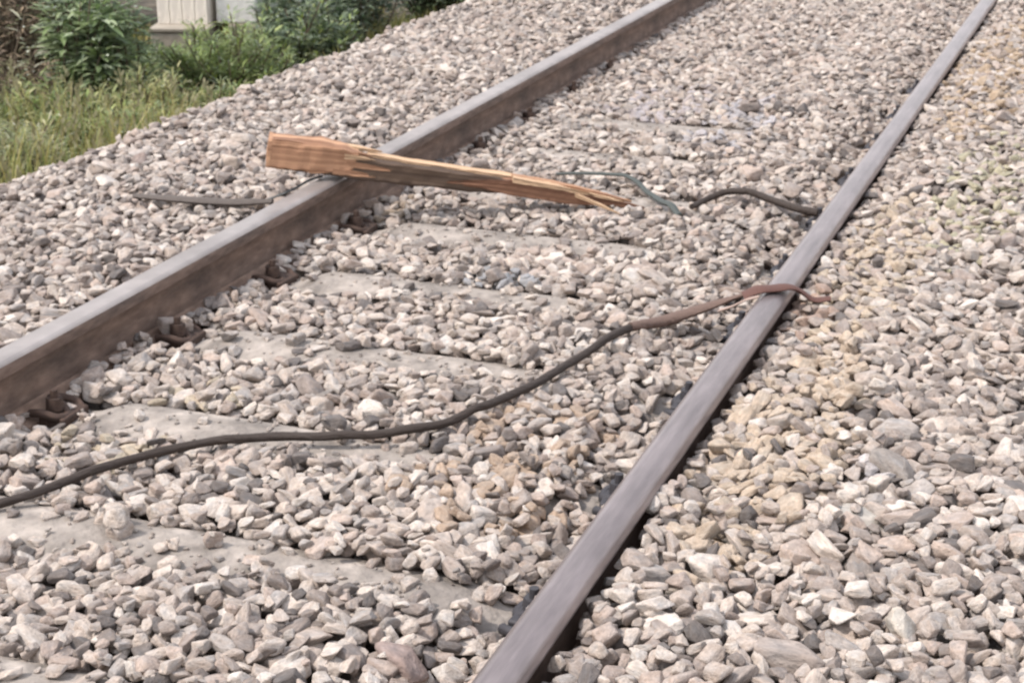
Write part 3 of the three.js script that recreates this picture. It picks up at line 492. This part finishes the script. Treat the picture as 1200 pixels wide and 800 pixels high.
bush('olive weed clump between the leafy bush and the pale boxes', 'plant', -3.0, -7.1, { name: 'weed_clump', seed: 63, stems: 50, spread: 0.3, h: 0.36, leaves: 70, tuft: 0.05, len: 0.05, wid: 0.009, colors: OLIVE, rise: 0.9 });
bush('small dark green bush wedged between the grey box and the darker green bush', 'bush', -3.12, -8.95, { seed: 77, stems: 44, spread: 0.3, h: 0.5, leaves: 100, tuft: 0.06, len: 0.06, wid: 0.018, colors: TEAL, rise: 0.7 });
bush('low pale weeds against the front of the low beige block', 'plant', -3.62, -8.5, { name: 'weed_clump', seed: 85, stems: 40, spread: 0.22, h: 0.2, leaves: 50, tuft: 0.05, len: 0.05, wid: 0.010, colors: OLIVE.concat(BRIGHT), rise: 0.8 });
bush('tall grassy weeds at the left edge of the picture', 'plant', -3.05, -5.9, { name: 'weed_clump', seed: 79, stems: 60, spread: 0.34, h: 0.42, leaves: 60, tuft: 0.05, len: 0.06, wid: 0.010, colors: OLIVE.concat(PALE), rise: 0.9 });
bush('low yellow green weeds at the foot of the leafy bush', 'plant', -3.25, -6.6, { name: 'weed_clump', seed: 81, stems: 54, spread: 0.36, h: 0.36, leaves: 60, tuft: 0.06, len: 0.06, wid: 0.012, colors: BRIGHT.concat(OLIVE), rise: 0.8 });
bush('scrubby green weeds at the left foot of the low beige block', 'plant', -3.6, -7.9, { name: 'weed_clump', seed: 83, stems: 50, spread: 0.3, h: 0.36, leaves: 70, tuft: 0.06, len: 0.06, wid: 0.013, colors: MID.concat(BRIGHT), rise: 0.7 });
bush('yellow green weeds along the ballast edge below the leafy bush', 'plant', -2.72, -6.55, { name: 'weed_clump', seed: 71, stems: 46, spread: 0.3, h: 0.34, leaves: 60, tuft: 0.05, len: 0.05, wid: 0.010, colors: OLIVE.concat(BRIGHT), rise: 0.8 });
bush('green weeds between the grass and the bright green bush', 'plant', -2.72, -7.2, { name: 'weed_clump', seed: 73, stems: 40, spread: 0.26, h: 0.3, leaves: 70, tuft: 0.05, len: 0.05, wid: 0.010, colors: BRIGHT.concat(OLIVE), rise: 0.8 });
{ // rough yellow green grass along the foot of the ballast
  const r = rng(777), lv = new Leaves();
  for (let i = 0; i < 40000; i++) {
    const z = -3.6 - 9.0 * r(), x = -2.22 - 2.6 * Math.pow(r(), 1.5), d = fbm(x * 1.6, z * 1.6, 5.1, 3);
    if (d < -0.12 + 0.2 * r()) continue;
    const near = smooth(-7.0, -6.2, z), tall = (0.10 + 0.22 * r() * (0.5 + near)) * (1 + d) * (x > -2.4 ? 0.6 : 1) * (x > -2.9 || near > 0.5 ? 1 : 0.7);
    const c = r() < 0.35 ? [0.44, 0.40, 0.17] : r() < 0.6 ? [0.34, 0.35, 0.115] : [0.19, 0.26, 0.08], a = r() * 6.2832, l = tall * (0.15 + 0.5 * r()), v = 0.8 + 0.4 * r();
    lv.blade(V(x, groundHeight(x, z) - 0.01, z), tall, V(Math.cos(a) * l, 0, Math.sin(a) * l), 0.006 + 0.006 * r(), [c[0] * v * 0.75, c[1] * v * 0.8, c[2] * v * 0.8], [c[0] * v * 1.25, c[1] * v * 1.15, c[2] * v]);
    if (near > 0.3 && r() < 0.10) { const o = V(x + Math.cos(a) * l, groundHeight(x, z) + tall, z + Math.sin(a) * l); for (let k = 0; k < 5; k++) lv.leaf(o.clone().add(V((r() - 0.5) * 0.02, -k * 0.012, (r() - 0.5) * 0.02)), V(r() - 0.5, 0.8, r() - 0.5).normalize(), V(0.3, 0, 1), 0.03, 0.012, [0.27, 0.25, 0.13], 0.1); }
  }
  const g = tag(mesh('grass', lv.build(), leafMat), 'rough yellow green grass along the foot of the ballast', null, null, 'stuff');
}

renderer.render(scene, camera);
